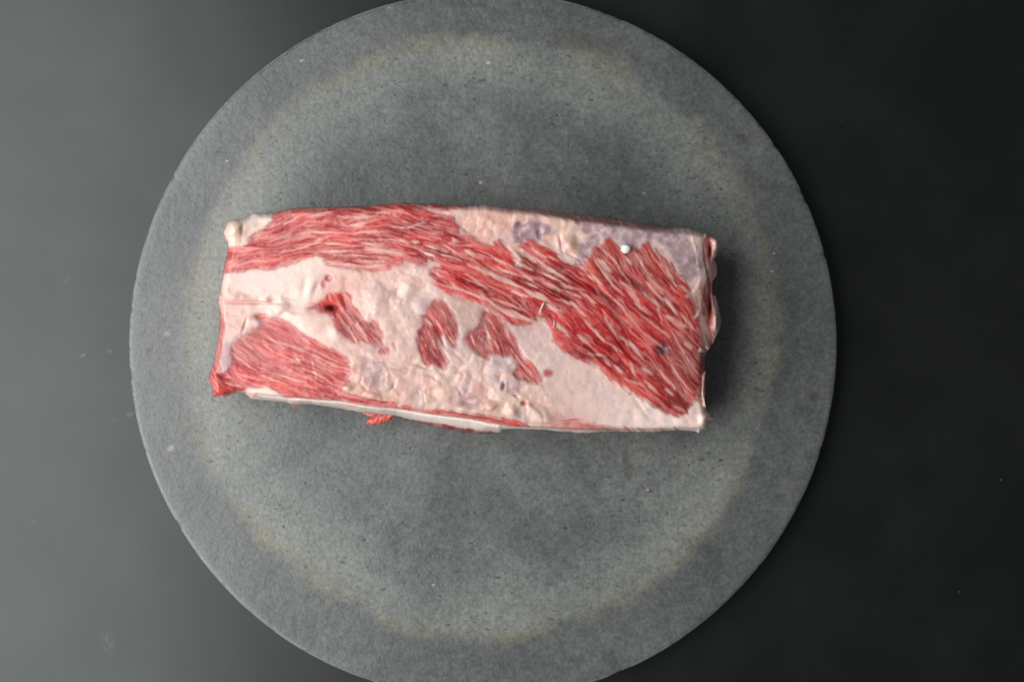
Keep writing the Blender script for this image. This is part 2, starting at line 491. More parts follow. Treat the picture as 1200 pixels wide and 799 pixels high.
LOWRED = [(644,498),(661,491),(671,490),(685,494),(697.5,496),(711,499),(724,502),(742.5,503),(770,503.5),(800,502),(800,504.3),(742,505),(724,504.6),(692.5,503.5),(667.5,502.5),(649,501)]
LEFTSEAM = [(258,346),(268,351),(276,354.3),(300,354.8),(308,352),(314,350),(320,352),(319,357),(312,357),(300,356.2),(276,356.5),(258,357)]
MEM = [[(608,262),(620,258),(632,260),(645,266),(646,272),(634,277),(630,281),(618,280),(612,286),(603,284),(600,272)],
       [(677,262),(700,264),(710,262),(727,266),(755,269),(765,272),(767,280),(760,284),(752,291),(740,286),(725,286),(720,281),(705,278),(700,286),(691,297),(685,310),(674,306),
        (681,295),(684,286),(697,272),(682,270)],
       [(767,277),(775,270),(800,274),(812,288),(818,305),(816,322),(805,327),(800,320),(790,302),(778,290)],
       [(531,254),(539,262),(543,274),(536,268)], [(588,455),(594,447),(607,446),(604,462),(598,460)], [(535,462),(545,464),(560,466),(566,478),(548,477),(538,472)],
       [(267,402),(275,407),(275,417),(267,434),(262,437),(260,425),(261,410)], [(276,398),(300,378),(307,378),(302,384),(290,391),(272,404)],
       [(425,420),(436,424),(440,436),(447,445),(438,452),(428,445),(423,432)], [(399,345),(404,352),(410,366),(404,370),(398,360)]]
SIDE_LIP = np.array([(236,470),(250,466),(278,460),(287,459.5),(306,462),(332,465),(365,467.5),(401,470.5),(432,475.3),(464,478.6),(500,484.2),(525,487.8),(550,491),(569,494.8),(587,498),(606,499.8),(640,501.5),(670,503),(711,504),(760,503.5),(860,503)])
TOP_LIP = np.array([(230,252),(300,247),(400,240),(470,235),(500,238),(520,243),(545,242),(570,240.5),(600,246.5),(625,249),(650,253.5),(680,259.5),(705,262),(730,264.5),(755,268.5),(790,271),(820,273),(860,280)])
RIGHT_LIP = np.array([(229,821),(272,826),(290,824),(312,825),(328,827),(345,824),(360,825),(385,826),(403,826),(415,833),(440,824),(475,824),(485,834),(520,836)])

GUIDE = [(280,300,-5),(330,280,-12),(340,255,-12),(400,255,0),(400,290,2),(450,260,4),(450,300,3),(500,260,16),(500,290,20),(540,300,22),(540,335,17),(580,320,24),(620,320,34),
 (600,350,25),(640,340,34),(660,320,38),(680,360,42),(700,300,50),(720,330,48),(740,300,57),(760,330,52),(780,310,58),(790,360,50),(800,330,50),(720,380,44),(760,380,40),(700,400,42),
 (660,400,38),(740,430,54),(780,440,50),(800,420,58),(810,460,52),(770,470,45),(730,440,36),(290,420,25),(330,400,28),(310,440,20),(360,420,25),(380,440,30),(400,440,25),(330,380,25),
 (280,450,15),(350,455,18),(440,472,8),(550,488,10),(670,498,5),(400,360,62),(430,390,52),(500,400,72),(525,375,66),(520,420,60),(570,390,60),(590,400,62),(615,430,50),(253,400,100),(833,350,90),(833,300,88),(250,445,60),(620,300,40),(640,300,35)]

# hand-traced marbling: (polyline, half-width px)
STREAK = [([(347,292.5),(371,285),(381,280)],1.6),([(326,295),(346,293)],1.2),([(349,274),(361,272.5)],1.2),([(360,266),(370,265)],1.8),([(330,262.5),(346,259)],1.),([(365,252.5),(389,249)],1.2),
 ([(412,258),(422,255),(437,253)],3.0),([(414,264),(427,262)],2.6),([(405,255),(421,257)],1.2),([(425,272.5),(456,271)],1.7),([(427,281),(457,280),(478,284)],1.2),([(426,285.6),(445,285.6)],2.2),
 ([(429,292.5),(441,292.5),(470,298)],3.4),([(395,299),(430,300)],2.0),([(419,306),(451,307)],2.1),([(387,307.5),(407,310),(426,314),(441,311)],2.6),([(380,294),(407,295)],1.8),
 ([(464,265.6),(479,267.5),(494,261)],2.0),([(484,283),(491,284)],3.0),([(500,287.5),(513,292)],2.1),([(500,297.5),(508,299)],2.2),([(500,243.5),(520,249)],2.0),
 ([(370,272.5),(388,272.5)],1.5),([(370,282),(381,279)],2.2),([(385,285),(398,285.6)],1.8),([(444,247),(452,249)],1.2),([(485,244),(490,246)],1.2),
 ([(521,299),(538,305)],1.8),([(531,280),(536,283)],1.8),([(547,294),(554,298)],2.4),([(558,314),(574,320),(592,329),(606,335)],3.6),([(570,301),(587,306),(607,316),(621,327)],1.3),
 ([(587,315),(608,322.5)],1.6),([(611,293),(626,306)],2.8),([(630,304),(650,321)],2.8),([(627,294),(637,300),(650,303)],1.6),([(610,310),(622,315)],1.8),
 ([(510,331),(525,335),(550,342.5),(574,353)],1.9),([(574,353),(592,365),(623,376)],3.8),([(581,351),(608,361)],1.6),([(601,342.5),(619,347.5)],2.1),([(617,341),(636,350)],3.2),
 ([(551,324),(567,336),(575,340)],1.1),([(614,331),(628,336)],1.6),([(632.5,369),(637.5,355)],1.2),([(640,322),(652,327),(664,336),(679,339)],2.4),([(640,332),(656,339)],2.4),
 ([(682,344),(698,354)],2.2),([(665,341),(681,348)],1.5),([(659,352),(674,357),(682,366)],2.4),([(685,375),(695,385)],2.0),([(693,383),(698,388),(706,398)],2.4),([(679,394),(690,402)],3.0),
 ([(652,379),(665,392)],2.4),([(642,357),(656,364)],2.6),([(696,325),(704,332)],2.6),([(706,320),(720,337),(727,342)],1.5),([(729,332),(736,336),(747,352)],3.0),
 ([(715,346),(730,361),(750,385),(762,395)],1.3),([(724,347),(731,355)],1.6),([(710,372),(722,394)],2.2),([(730,397),(742,406),(749,415)],2.8),([(745,356),(759,366)],2.0),
 ([(756,372),(780,391)],1.8),([(755,320),(762,329),(780,346)],2.0),([(755,345),(771,357),(774,370)],2.6),([(762,335),(776,352)],1.6),([(692,414),(706,417)],2.0),([(715,404),(728,412)],1.6),
 ([(630,344),(641,352)],3.4),([(630,305),(646,316),(662,327)],2.5),([(702,305),(714,316)],3.0),([(684,321),(700,329)],1.6),([(745,298),(754,312),(765,330),(782,348)],2.2),([(768,296),(780,313),(790,332)],2.5),
 ([(735,303),(739,308)],2.4),([(705,290),(724,310)],1.1),([(676,311),(690,316)],1.2),([(710,321),(722,337)],1.5),([(796,335),(805,341)],2.0),([(790,319),(804,331)],2.0),([(780,350),(790,364)],3.0),
 ([(781,371),(802,382)],3.2),([(796,366),(812,384)],1.9),([(804,403),(809,408)],3.4),([(791,395),(802,415),(814,432)],1.3),([(764,340),(777,351)],1.5),([(754,432),(764,439)],2.6),
 ([(756,447),(770,460)],2.6),([(780,456),(787,462)],3.0),([(767,426),(780,442),(796,459)],1.6),([(787,426),(795,441),(807,456)],1.6),([(790,476),(800,481)],2.4),([(735,445),(751,451)],1.8),
 ([(739,425),(744,439)],2.0),([(722,430),(729,436)],2.2),([(751,465),(775,481)],1.5),([(710,421),(714,427)],2.4),([(695,300),(712,328)],1.0),([(722,310),(740,335)],1.1),
 ([(341,423),(352,425),(347,419)],2.2),([(300,437),(340,452)],1.3),([(305,431),(345,445)],1.0),([(262,448),(280,452)],1.4),([(366,424),(370,440)],1.2),([(322,399),(345,407),(365,415)],1.3),
 ([(404,357),(410,372),(420,385)],1.2),([(404,378),(416,396)],2.4),([(418,378),(428,394)],1.5),([(436,379),(446,392)],1.0),([(498,374),(506,380)],2.2),([(505,392),(512,410)],1.0),([(496,398),(505,416)],.9),
 ([(569,361),(575,370)],1.3),([(562,376),(572,392),(580,402)],1.1),([(556,387),(568,404)],.9),([(590,380),(596,392)],1.1),([(601,412),(616,432),(624,440)],1.0),([(553,396),(556,404)],1.0),([(527,396),(532,402)],1.6),([(519,366),(528,384)],.9)]


def lerp_tab(tab, q, ax=0):
    return np.interp(q, tab[:, ax], tab[:, 1 - ax])


# fibre direction
vx = np.zeros_like(PX); vy = np.zeros_like(PX); ws = np.full_like(PX, 1e-9)
for (x, y, a) in GUIDE:
    w = np.exp(-((PX - x) ** 2 + (PY - y) ** 2) / (2 * 22.0 ** 2)) + 1e-6
    vx += w * math.cos(2 * math.radians(a)); vy += w * math.sin(2 * math.radians(a)); ws += w
ANG = 0.5 * np.arctan2(vy, vx)
ANG += 0.30 * (fbm(PX, PY, 22, 77, 2) - .5) * 2 + 0.22 * (noise(PX, PY, 7, 78) - .5) * 2
FX, FY = np.cos(ANG), np.sin(ANG)


def lic(src, L):
    """smear a field along the fibres (length L photo px each way)"""
    acc = src.copy(); n = 1
    steps = max(1, int(L / ST))
    for sgn in (1, -1):
        cx = np.arange(W)[None, :] + np.zeros((H, 1)); cy = np.arange(H)[:, None] + np.zeros((1, W))
        dxp = None
        for _ in range(steps):
            ix = np.clip(cx + .5, 0, W - 1).astype(np.int32); iy = np.clip(cy + .5, 0, H - 1).astype(np.int32)
            dx = FX[iy, ix] * sgn; dy = FY[iy, ix] * sgn
            cx = cx + dx; cy = cy + dy
            ix = np.clip(cx + .5, 0, W - 1).astype(np.int32); iy = np.clip(cy + .5, 0, H - 1).astype(np.int32)
            acc += src[iy, ix]; n += 1
    return acc / n


def norm(a):
    s = np.argsort(a, axis=None)
    r = np.empty(a.size); r[s] = np.linspace(0, 1, a.size)
    return r.reshape(a.shape)


rng = np.random.default_rng(4)
white = rng.random((H, W))
L_fine = norm(lic(blur(white, 0.55), 6))
L_mid = norm(lic(blur(rng.random((H, W)), 1.1), 9))
L_thin = norm(lic(blur(rng.random((H, W)), 0.5), 17))
L_big = norm(lic(blur(rng.random((H, W)), 2.4), 13))
L_tone = norm(lic(blur(rng.random((H, W)), 4.5), 16))

# wobble region outlines so that they fray along the fibres
wx = PX + 2.2 * (fbm(PX, PY, 6, 11) - .5) + 1.0 * (noise(PX, PY, 2, 12) - .5)
wy = PY + 2.2 * (fbm(PX, PY, 6, 13) - .5) + 1.0 * (noise(PX, PY, 2, 14) - .5)
fray = 2.8 * (L_mid - .5) + 1.4 * (L_fine - .5) + 4.4 * (L_thin - .5)
sx = PX + 0.9 * (fbm(PX, PY, 5, 21) - .5); sy = PY + 0.9 * (fbm(PX, PY, 5, 22) - .5)
S_sil = sdf(SIL, sx, sy, 400)
S_main = sdf(MAIN, wx, wy) + fray
S_corner = sdf(CORNER, wx, wy) + fray * .7
S_i = [sdf(p, wx, wy) + fray * .6 for p in (ISL1, ISL2, ISL3)]
S_dot = [sdf(DOT1, wx, wy) , sdf(DOT2, wx, wy)]
S_dots = [sdf(p, wx, wy) for p in DOTS]
S_under = sdf(UNDER, wx, wy) + fray * .5
S_low = sdf(LOWRED, wx, wy) + fray * .5
S_seam = sdf(LEFTSEAM, wx, wy)

# the sides that show past the top face
lipb = lerp_tab(SIDE_LIP, PX); lipt = lerp_tab(TOP_LIP, PX); lipr = lerp_tab(RIGHT_LIP, PY)
lipr = lipr + 3.0 * (fbm(PX * .3, PY, 14, 23) - .5); lipb = lipb + 1.2 * (fbm(PX, PY * .3, 12, 24) - .5)
db = PY - lipb; dt = lipt - PY; dr = PX - lipr
def soft(v, k=1.6): return k * np.log1p(np.exp(np.clip(v / k, -30, 30)))
side_b = ss(-0.6, 0.6, db); side_t = ss(-0.8, 0.8, dt); side_r = ss(-1.0, 1.0, dr)

lean_main = ss(-2.0, 2.0, S_main)
lean_corner = ss(-1.5, 1.3, S_corner)
lean_isl = np.maximum.reduce([ss(-2.4, 2.0, s) for s in S_i])
lean_dot = np.maximum.reduce([ss(-2.2, 2.5, s) for s in S_dot]) * .85
lean_small = np.maximum.reduce([ss(-1.2, 1.0, s) for s in S_dots])
lean = np.maximum.reduce([lean_main, lean_corner, lean_isl, lean_dot])
lean *= (1 - side_b)
lean = np.maximum(lean, side_b * ss(-1, 1, S_under))
lean = np.maximum(lean, ss(-3, 2.5, S_low + 4 * (L_thin - .6)) * .75)

# marbling
mar = np.zeros_like(PX)
mx = PX + 1.8 * (fbm(PX, PY, 5, 41) - .5); my = PY + 1.8 * (fbm(PX, PY, 5, 42) - .5)
for pts, w in STREAK:
    P = np.array(pts, float)
    u0 = P[0] - P[1]; u1 = P[-1] - P[-2]
    ext = .22 * np.hypot(*(P[-1] - P[0])) + 1.5
    P = np.concatenate([[P[0] + u0 / np.hypot(*u0) * ext], P, [P[-1] + u1 / np.hypot(*u1) * ext]])
    seg = np.hypot(*(P[1:] - P[:-1]).T); tot = seg.sum(); acc = 0
    bx0, bx1 = P[:, 0].min() - 8, P[:, 0].max() + 8; by0, by1 = P[:, 1].min() - 8, P[:, 1].max() + 8
    c0, c1 = max(0, int((bx0 - X0) / ST)), min(W, int((bx1 - X0) / ST)); r0, r1 = max(0, int((by0 - Y0) / ST)), min(H, int((by1 - Y0) / ST))
    a = mx[r0:r1, c0:c1]; b = my[r0:r1, c0:c1]
    best = np.full(a.shape, 1e9); tt = np.zeros(a.shape)
    for (p, q, L) in zip(P[:-1], P[1:], seg):
        d = q - p
        t = np.clip(((a - p[0]) * d[0] + (b - p[1]) * d[1]) / (L * L), 0, 1)
        dd = np.hypot(a - p[0] - t * d[0], b - p[1] - t * d[1])
        m = dd < best
        best = np.where(m, dd, best); tt = np.where(m, (acc + t * L) / tot, tt)
        acc += L
    ww = w * 0.98 * np.clip(np.sin(np.pi * tt), 0, 1) ** .85 - .35 + 1.1 * (L_fine[r0:r1, c0:c1] - .5) + 1.5 * (L_thin[r0:r1, c0:c1] - .5)
    v = ss(1.5, -1.2, best - ww)
    mar[r0:r1, c0:c1] = np.maximum(mar[r0:r1, c0:c1], v)

# finer, unplanned marbling along the fibres; dense on the right, hair-fine on the left
den = np.interp(PX, [240, 330, 480, 600, 700, 830], [.10, .11, .09, .09, .12, .14])
patchy = ss(.25, .75, fbm(PX, PY, 16, 91, 2))
m2 = ss(1 - den - .17, 1 - den + .08, L_mid) * (.35 + .65 * patchy)
m3 = ss(1 - den * .8 - .15, 1 - den * .8 + .08, L_big) * ss(.2, .7, L_thin)
m4 = ss(.62, .97, L_thin)
inMain = lean_main
fine_amt = inMain * np.interp(PX, [500, 640], [.6, .38]) + lean_corner * .35 + lean_isl * .22
mar = mar * (.74 + .26 * ss(.1, .6, L_mid)) * (.8 + .2 * patchy)
marb = np.maximum.reduce([mar, m2 * fine_amt * .9, m3 * inMain * .38, m4 * (inMain * np.interp(PX, [420, 620], [.40, .30]) + lean_corner * .38 + lean_isl * .25)])
core = np.maximum.reduce([S_main, S_corner, S_i[0], S_i[1], S_i[2]])
film = np.exp(-np.clip(core, 0, 20) / 3.0) * ss(.40, .75, fbm(PX, PY, 9, 95, 3)) * .55
film = np.maximum(film, lean_isl * .22 * ss(.4, .8, fbm(PX, PY, 11, 96, 3)))
film = np.maximum(film, lean_corner * .12 * ss(.45, .8, fbm(PX, PY, 18, 97, 3)))
marb = np.clip(np.maximum(marb, film), 0, 1) * lean

# ---- albedo
def C(r, g, b): return np.array([r, g, b])
def mixc(a, b, f): return a * (1 - f[..., None]) + b * f[..., None]
one = np.ones_like(PX)
c_deep, c_red, c_bright = C(.200, .005, .009), C(.46, .013, .019), C(.66, .052, .042)
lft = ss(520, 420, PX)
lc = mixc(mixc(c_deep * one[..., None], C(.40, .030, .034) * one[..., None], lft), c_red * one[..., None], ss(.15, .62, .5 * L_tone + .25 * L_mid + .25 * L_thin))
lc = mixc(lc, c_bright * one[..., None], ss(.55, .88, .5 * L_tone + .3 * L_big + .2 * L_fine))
# left third: pink striations with sheen and overexposure put into the colour; islands greyer
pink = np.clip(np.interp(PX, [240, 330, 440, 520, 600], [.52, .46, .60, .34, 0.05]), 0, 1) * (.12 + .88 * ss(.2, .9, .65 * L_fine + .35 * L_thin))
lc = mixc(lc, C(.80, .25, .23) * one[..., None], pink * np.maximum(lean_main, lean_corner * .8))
lc = mixc(lc, mixc(C(.24, .030, .034) * one[..., None], C(.56, .130, .125) * one[..., None], ss(.1, .9, .5 * L_fine + .5 * L_thin)), .72 * np.maximum(lean_isl, lean_dot))
lc = mixc(lc, C(.52, .17, .15) * one[..., None], lean_corner * ss(320, 290, PX) * ss(430, 412, PY) * .6)
# bright raw-red flush at some edges
for (x, y, r1, r2, s) in ((325, 453, 26, 9, 1.3), (262, 455, 16, 12, .7), (376, 404, 12, 5, .8), (655, 405, 14, 10, .5), (700, 435, 22, 8, .6), (735, 455, 22, 7, .6), (560, 352, 40, 6, .5), (610, 377, 16, 5, .7),
                          (388, 350, 16, 8, .9), (630, 365, 20, 8, .5), (720, 380, 30, 14, .35), (445, 262, 30, 10, .3)):
    g_ = np.exp(-(((PX - x) / r1) ** 2 + ((PY - y) / r2) ** 2)) * s
    lc = mixc(lc, C(.66, .060, .045) * one[..., None], np.clip(g_, 0, 1))
# browned, drier flesh near the right end and round the dark clot
brown = np.clip(np.exp(-(((PX - 800) / 26) ** 2 + ((PY - 425) / 45) ** 2)) * .75 + np.exp(-(((PX - 740) / 55) ** 2 + ((PY - 300) / 22) ** 2)) * .6 + ss(690, 800, PX) * .15, 0, 1)
lc = mixc(lc, C(.29, .085, .072) * one[..., None], brown * (.55 + .45 * L_fine))
clot = np.exp(-(((PX - 777) / 10) ** 2 + ((PY - 409) / 7.5) ** 2)) * (.5 + .5 * L_mid)
lc = mixc(lc, C(.075, .030, .050) * one[..., None], np.clip(clot * 1.5, 0, 1))
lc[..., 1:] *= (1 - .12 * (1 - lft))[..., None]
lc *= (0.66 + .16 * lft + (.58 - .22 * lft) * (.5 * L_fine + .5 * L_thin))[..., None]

n_big = fbm(PX, PY, 42, 51); n_mid = fbm(PX, PY, 13, 52); n_small = fbm(PX, PY, 5, 53)
f_cream, f_pink, f_peach, f_grey = C(.87, .69, .60), C(.81, .545, .475), C(.84, .56, .42), C(.70, .535, .495)
fc = mixc(f_cream * one[..., None], f_pink * one[..., None], np.clip(ss(360, 430, PX + 30 * (n_mid - .5)) * .85 + .25 * (n_mid - .4), 0, 1))
fc = mixc(fc, C(.93, .72, .64) * one[..., None], np.exp(-(((PX - 450) / 55) ** 2 + ((PY - 345) / 40) ** 2)) * .9)
fc = mixc(fc, f_grey * one[..., None], np.clip(ss(.45, .75, n_mid) * ss(430, 520, PX) * .55, 0, 1))
peach = np.zeros_like(PX)
for (x, y, r1, r2, s) in ((560, 255, 34, 9, .8), (600, 272, 14, 22, .5), (540, 472, 60, 9, .8), (430, 455, 22, 10, .6), (500, 462, 26, 10, .8), (668, 287, 11, 13, .9), (650, 265, 22, 10, .7), (640, 490, 16, 12, .7), (276, 270, 11, 13, .5),
                          (330, 360, 14, 10, .5), (820, 495, 14, 10, .5), (270, 335, 10, 8, .45), (465, 450, 25, 10, .4)):
    peach = np.maximum(peach, np.exp(-(((PX - x) / r1) ** 2 + ((PY - y) / r2) ** 2)) * s)
fc = mixc(fc, f_peach * one[..., None], np.clip(peach * (.55 + .9 * n_small), 0, 1))
rosy = np.zeros_like(PX)
for (x, y, r1, r2, s) in ((384, 335, 14, 14, .6), (404, 335, 20, 10, .4), (370, 362, 14, 8, .6), (568, 252, 6, 5, .6), (280, 352, 22, 6, .5), (258, 385, 6, 30, .8), (262, 375, 8, 16, .4), (655, 490, 30, 6, .5), (562, 455, 10, 6, .35), (455, 395, 14, 12, .25), (380, 385, 10, 8, .3)):
    rosy = np.maximum(rosy, np.exp(-(((PX - x) / r1) ** 2 + ((PY - y) / r2) ** 2)) * s)
fc = mixc(fc, C(.70, .26, .24) * one[..., None], np.clip(rosy * (.5 + 1.0 * n_small), 0, 1))
bleed = blur(np.maximum.reduce([lean_main, lean_corner, lean_isl, lean_dot]), 3.2)
bleed = np.maximum(bleed, .9 * blur(lean_isl, 2.0))
fc = mixc(fc, C(.74, .34, .31) * one[..., None], np.clip(bleed * 1.5 * (n_small * 1.5 - .2), 0, .8))
mot = fbm(PX + 40, PY, 9, 57, 4)
fc = mixc(fc, C(.80, .44, .38) * one[..., None], ss(.52, .78, mot) * np.interp(PX, [260, 360, 420, 490, 540, 830], [.12, .2, .24, .28, .42, .36]))
fc = mixc(fc, C(.60, .45, .48) * one[..., None], ss(.50, .76, fbm(PX, PY + 90, 17, 58, 4)) * np.interp(PX, [260, 400, 480, 640, 700, 830], [0, .25, .65, .6, .25, .3]))
lil = np.exp(-(((PX - 560) / 85) ** 2 + ((PY - 408) / 42) ** 2)) * .75 + np.exp(-(((PX - 440) / 26) ** 2 + ((PY - 425) / 22) ** 2)) * .45
fc = mixc(fc, C(.74, .60, .62) * one[..., None], np.clip(lil * (.45 + .9 * (n_mid - .2)), 0, .8))
veins = ss(.035, .0, np.abs(fbm(PX + 6 * n_small, PY, 26, 61, 4) - .5)) * ss(.5, .7, n_big)
fc = mixc(fc, C(.62, .36, .34) * one[..., None], veins * .35)
fc *= (0.93 + .14 * n_small)[..., None]
pig = np.ones((H, W, 3)); pw = np.full((H, W), .14)
pig *= .14
for (x, y, r_m, g_m, b_m) in ((430, 335, .95, .83, .83), (470, 380, .84, .78, .78), (555, 365, .74, .665, .645), (555, 440, .82, .76, .77), (640, 470, .785, .78, .79), (770, 490, 1.07, 1.18, 1.22), (560, 258, .95, .80, .80),
                              (426, 454, .75, .59, .57), (700, 470, .97, .96, .98), (660, 430, .94, .93, .96), (310, 335, .98, .93, .97), (262, 390, .88, .68, .70), (285, 375, .95, .84, .84), (480, 455, .82, .70, .68), (350, 340, 1, .97, .98),
                              (600, 355, .82, .76, .74), (600, 470, .86, .76, .74), (370, 385, 1, .94, .92), (740, 480, 1.02, 1.05, 1.08), (500, 330, .9, .82, .82), (415, 410, .88, .78, .78), (650, 395, .9, .85, .85)):
    w_ = np.exp(-((PX - x) ** 2 + (PY - y) ** 2) / (2 * 26.0 ** 2))
    pw += w_; pig += w_[..., None] * np.array([r_m, g_m, b_m])
fc = np.clip(fc * (pig / pw[..., None]) ** 1.4, 0, .92)
upr = ss(520, 545, PX) * ss(318, 306, PY)
fc = mixc(fc, fc * C(.96, .90, .88), upr * (.6 + .4 * n_mid))
memb = np.zeros_like(PX)
for p in MEM:
    memb = np.maximum(memb, ss(-4.5, 3.5, sdf(p, wx + 4 * (n_small - .5), wy + 4 * (fbm(PX, PY, 7, 67) - .5)) + 2.0 + 8.0 * (fbm(PX, PY, 8, 68, 3) - .5)))
mcol = mixc(C(.195, .120, .180) * one[..., None], C(.420, .305, .365) * one[..., None], ss(.3, .7, fbm(PX, PY, 6, 66, 4)))
mcol = mixc(mcol, C(.26, .17, .135) * one[..., None], ss(760, 790, PX) * ss(.45, .65, n_small) * .7)
mstr = np.where(PX > 590, .92, .42)
mstr = np.where((PX < 320) & (PY > 390), .6, mstr)
mstr = np.where((PY > 340) & (PX > 500), .5, mstr)
fc = mixc(fc, mcol, memb * mstr * (.75 + .25 * n_small))

sidec = mixc(C(.50, .15, .135) * one[..., None], C(.70, .43, .385) * one[..., None], ss(.45, .7, L_mid * .6 + L_big * .4))
sidec = mixc(sidec, C(.66, .50, .46) * one[..., None], np.maximum(ss(834, 838, PX) * (ss(300, 290, PY) + ss(342, 350, PY)), 0).clip(0, 1) * .8)
redcut = np.maximum.reduce([np.exp(-(((PX - 832) / 1.6) ** 2 + ((PY - y) / r) ** 2)) for (y, r) in ((293, 9), (358, 14))])
sidec = mixc(sidec, C(.45, .03, .03) * one[..., None], np.clip(redcut, 0, 1))

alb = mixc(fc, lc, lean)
marc = mixc(C(.84, .53, .45) * one[..., None], C(.74, .42, .38) * one[..., None], n_mid) * np.interp(PX, [600, 740, 830], [1, .90, .80])[..., None] * (0.9 + .2 * n_small)[..., None]
alb = mixc(alb, marc, marb * np.interp(PX, [240, 700, 800], [.9, .9, .80]))
alb = mixc(alb, C(.50, .12, .11) * one[..., None], lean_small * (1 - lean) * .8)
alb = mixc(alb, C(.70, .25, .23) * one[..., None], ss(-1.5, 1.5, S_seam) * .55 * (1 - lean))
alb = mixc(alb, mixc(C(.84, .69, .62) * one[..., None], C(.78, .50, .45) * one[..., None], ss(.5, .8, fbm(PX * .12, db, 3.0, 64, 3))), side_b * (1 - lean))
alb = mixc(alb, lc * .9 + .1 * C(.4, .2, .15), side_t * ss(.0, .5, (ss(560, 600, PX) + ss(530, 490, PX)).clip(0, 1)) * (1 - ss(770, 790, PX)))
alb = mixc(alb, sidec, side_r * ss(268, 276, PY) * ss(422, 405, PY))
alb = mixc(alb, sidec * .85, (1 - lean) * ss(802, 808, PX) * ss(322, 340, PY) * ss(476, 464, PY) * .9)
# white sinew down the right corner
sin_d = np.full_like(PX, 99.)
for pts in ([(812, 280), (817, 298), (818.5, 312), (821, 327), (817, 338), (806, 346)], [(815, 372), (819, 367), (821, 362)], [(821, 410), (827, 411)]):
    P = np.array(pts, float)
    for p, q in zip(P[:-1], P[1:]):
        d = q - p; L2 = (d ** 2).sum()
        t = np.clip(((mx - p[0]) * d[0] + (my - p[1]) * d[1]) / L2, 0, 1)
        sin_d = np.minimum(sin_d, np.hypot(mx - p[0] - t * d[0], my - p[1] - t * d[1]))
sinew = ss(2.8, .6, sin_d + 3.0 * (n_small - .5)) * (.35 + .65 * ss(.35, .6, fbm(PX, PY, 9, 98, 2)))
alb = mixc(alb, C(.74, .64, .60) * one[..., None], sinew * .6)
fl = np.exp(-(((PX - 388) / 15) ** 2 + ((PY - 352 + .35 * (PX - 388)) / 6) ** 2)) * (.45 + .8 * n_small)
alb = mixc(alb, C(.66, .055, .048) * one[..., None], np.clip(fl, 0, .9))
hole = np.exp(-(((PX - 389) / 5) ** 2 + ((PY - 361) / 2.6) ** 2))
alb = mixc(alb, C(.16, .010, .012) * one[..., None], np.clip(hole * 1.2, 0, .9))
alb = np.stack([blur(alb[..., k], .5) for k in range(3)], -1)
alb = np.clip(alb, 0.004, .92)

# ---- platelets of loose fat: irregular cells with creases
vr = np.random.default_rng(33)
ZONES = [(402, 415, 640, 502, 95, 1.0), (405, 318, 505, 425, 30, .45), (525, 242, 775, 312, 60, .8), (262, 250, 305, 290, 7, .8), (262, 342, 350, 400, 22, .6), (640, 430, 835, 505, 36, .3)]
f1 = np.full_like(PX, 1e9); f2 = np.full_like(PX, 1e9); cid = np.zeros_like(PX); cdx = np.zeros_like(PX); cdy = np.zeros_like(PX)
zone = np.zeros_like(PX)
qx = PX + 9 * (fbm(PX, PY, 14, 35, 3) - .5) + 3 * (n_small - .5); qy = PY + 9 * (fbm(PX, PY, 14, 36, 3) - .5) + 3 * (fbm(PX, PY, 5, 37) - .5)
for (a0, b0, a1, b1, n_, st_) in ZONES:
    zone = np.maximum(zone, st_ * ss(0, 10, np.minimum.reduce([PX - a0, a1 - PX, PY - b0, b1 - PY]) + 8))
    for k in range(n_):
        x_, y_ = vr.uniform(a0, a1), vr.uniform(b0, b1); r_id = vr.random()
        c0, c1 = max(0, int((x_ - 34 - X0) / ST)), min(W, int((x_ + 34 - X0) / ST)); q0, q1 = max(0, int((y_ - 34 - Y0) / ST)), min(H, int((y_ + 34 - Y0) / ST))
        sl = (slice(q0, q1), slice(c0, c1))
        dx = qx[sl] - x_; dy = qy[sl] - y_
        d = np.hypot(dx * .85, dy * 1.1)
        m = d < f1[sl]
        f2[sl] = np.where(m, f1[sl], np.minimum(f2[sl], d))
        f1[sl] = np.where(m, d, f1[sl]); cid[sl] = np.where(m, r_id, cid[sl]); cdx[sl] = np.where(m, dx, cdx[sl]); cdy[sl] = np.where(m, dy, cdy[sl])
gap = np.where(f2 < 1e8, f2 - f1, 99.)
crease = np.exp(-(gap / 1.5) ** 2) * ss(.35, .62, fbm(PX, PY, 17, 38, 2)) * zone
cells = np.clip(zone, 0, 1) * (gap < 90)
cid2 = (cid * 7.31) % 1.0; cid3 = (cid * 13.7) % 1.0
soft_id = blur(np.where(gap < 90, cid, .5), .9); soft_id2 = blur(np.where(gap < 90, cid2, .5), .9)
nonlean = 1 - np.clip(lean + side_b + side_r, 0, 1)
tint = mixc(mixc(C(.87, .65, .54) * one[..., None], C(.83, .50, .40) * one[..., None], ss(.2, .5, soft_id)), C(.66, .54, .52) * one[..., None], ss(.62, .9, soft_id))
alb = mixc(alb, tint, cells * nonlean * .38 * (1 - memb * .7))
alb = mixc(alb, C(.60, .27, .25) * one[..., None], np.clip(crease * nonlean * .42 * (.4 + n_mid), 0, 1))

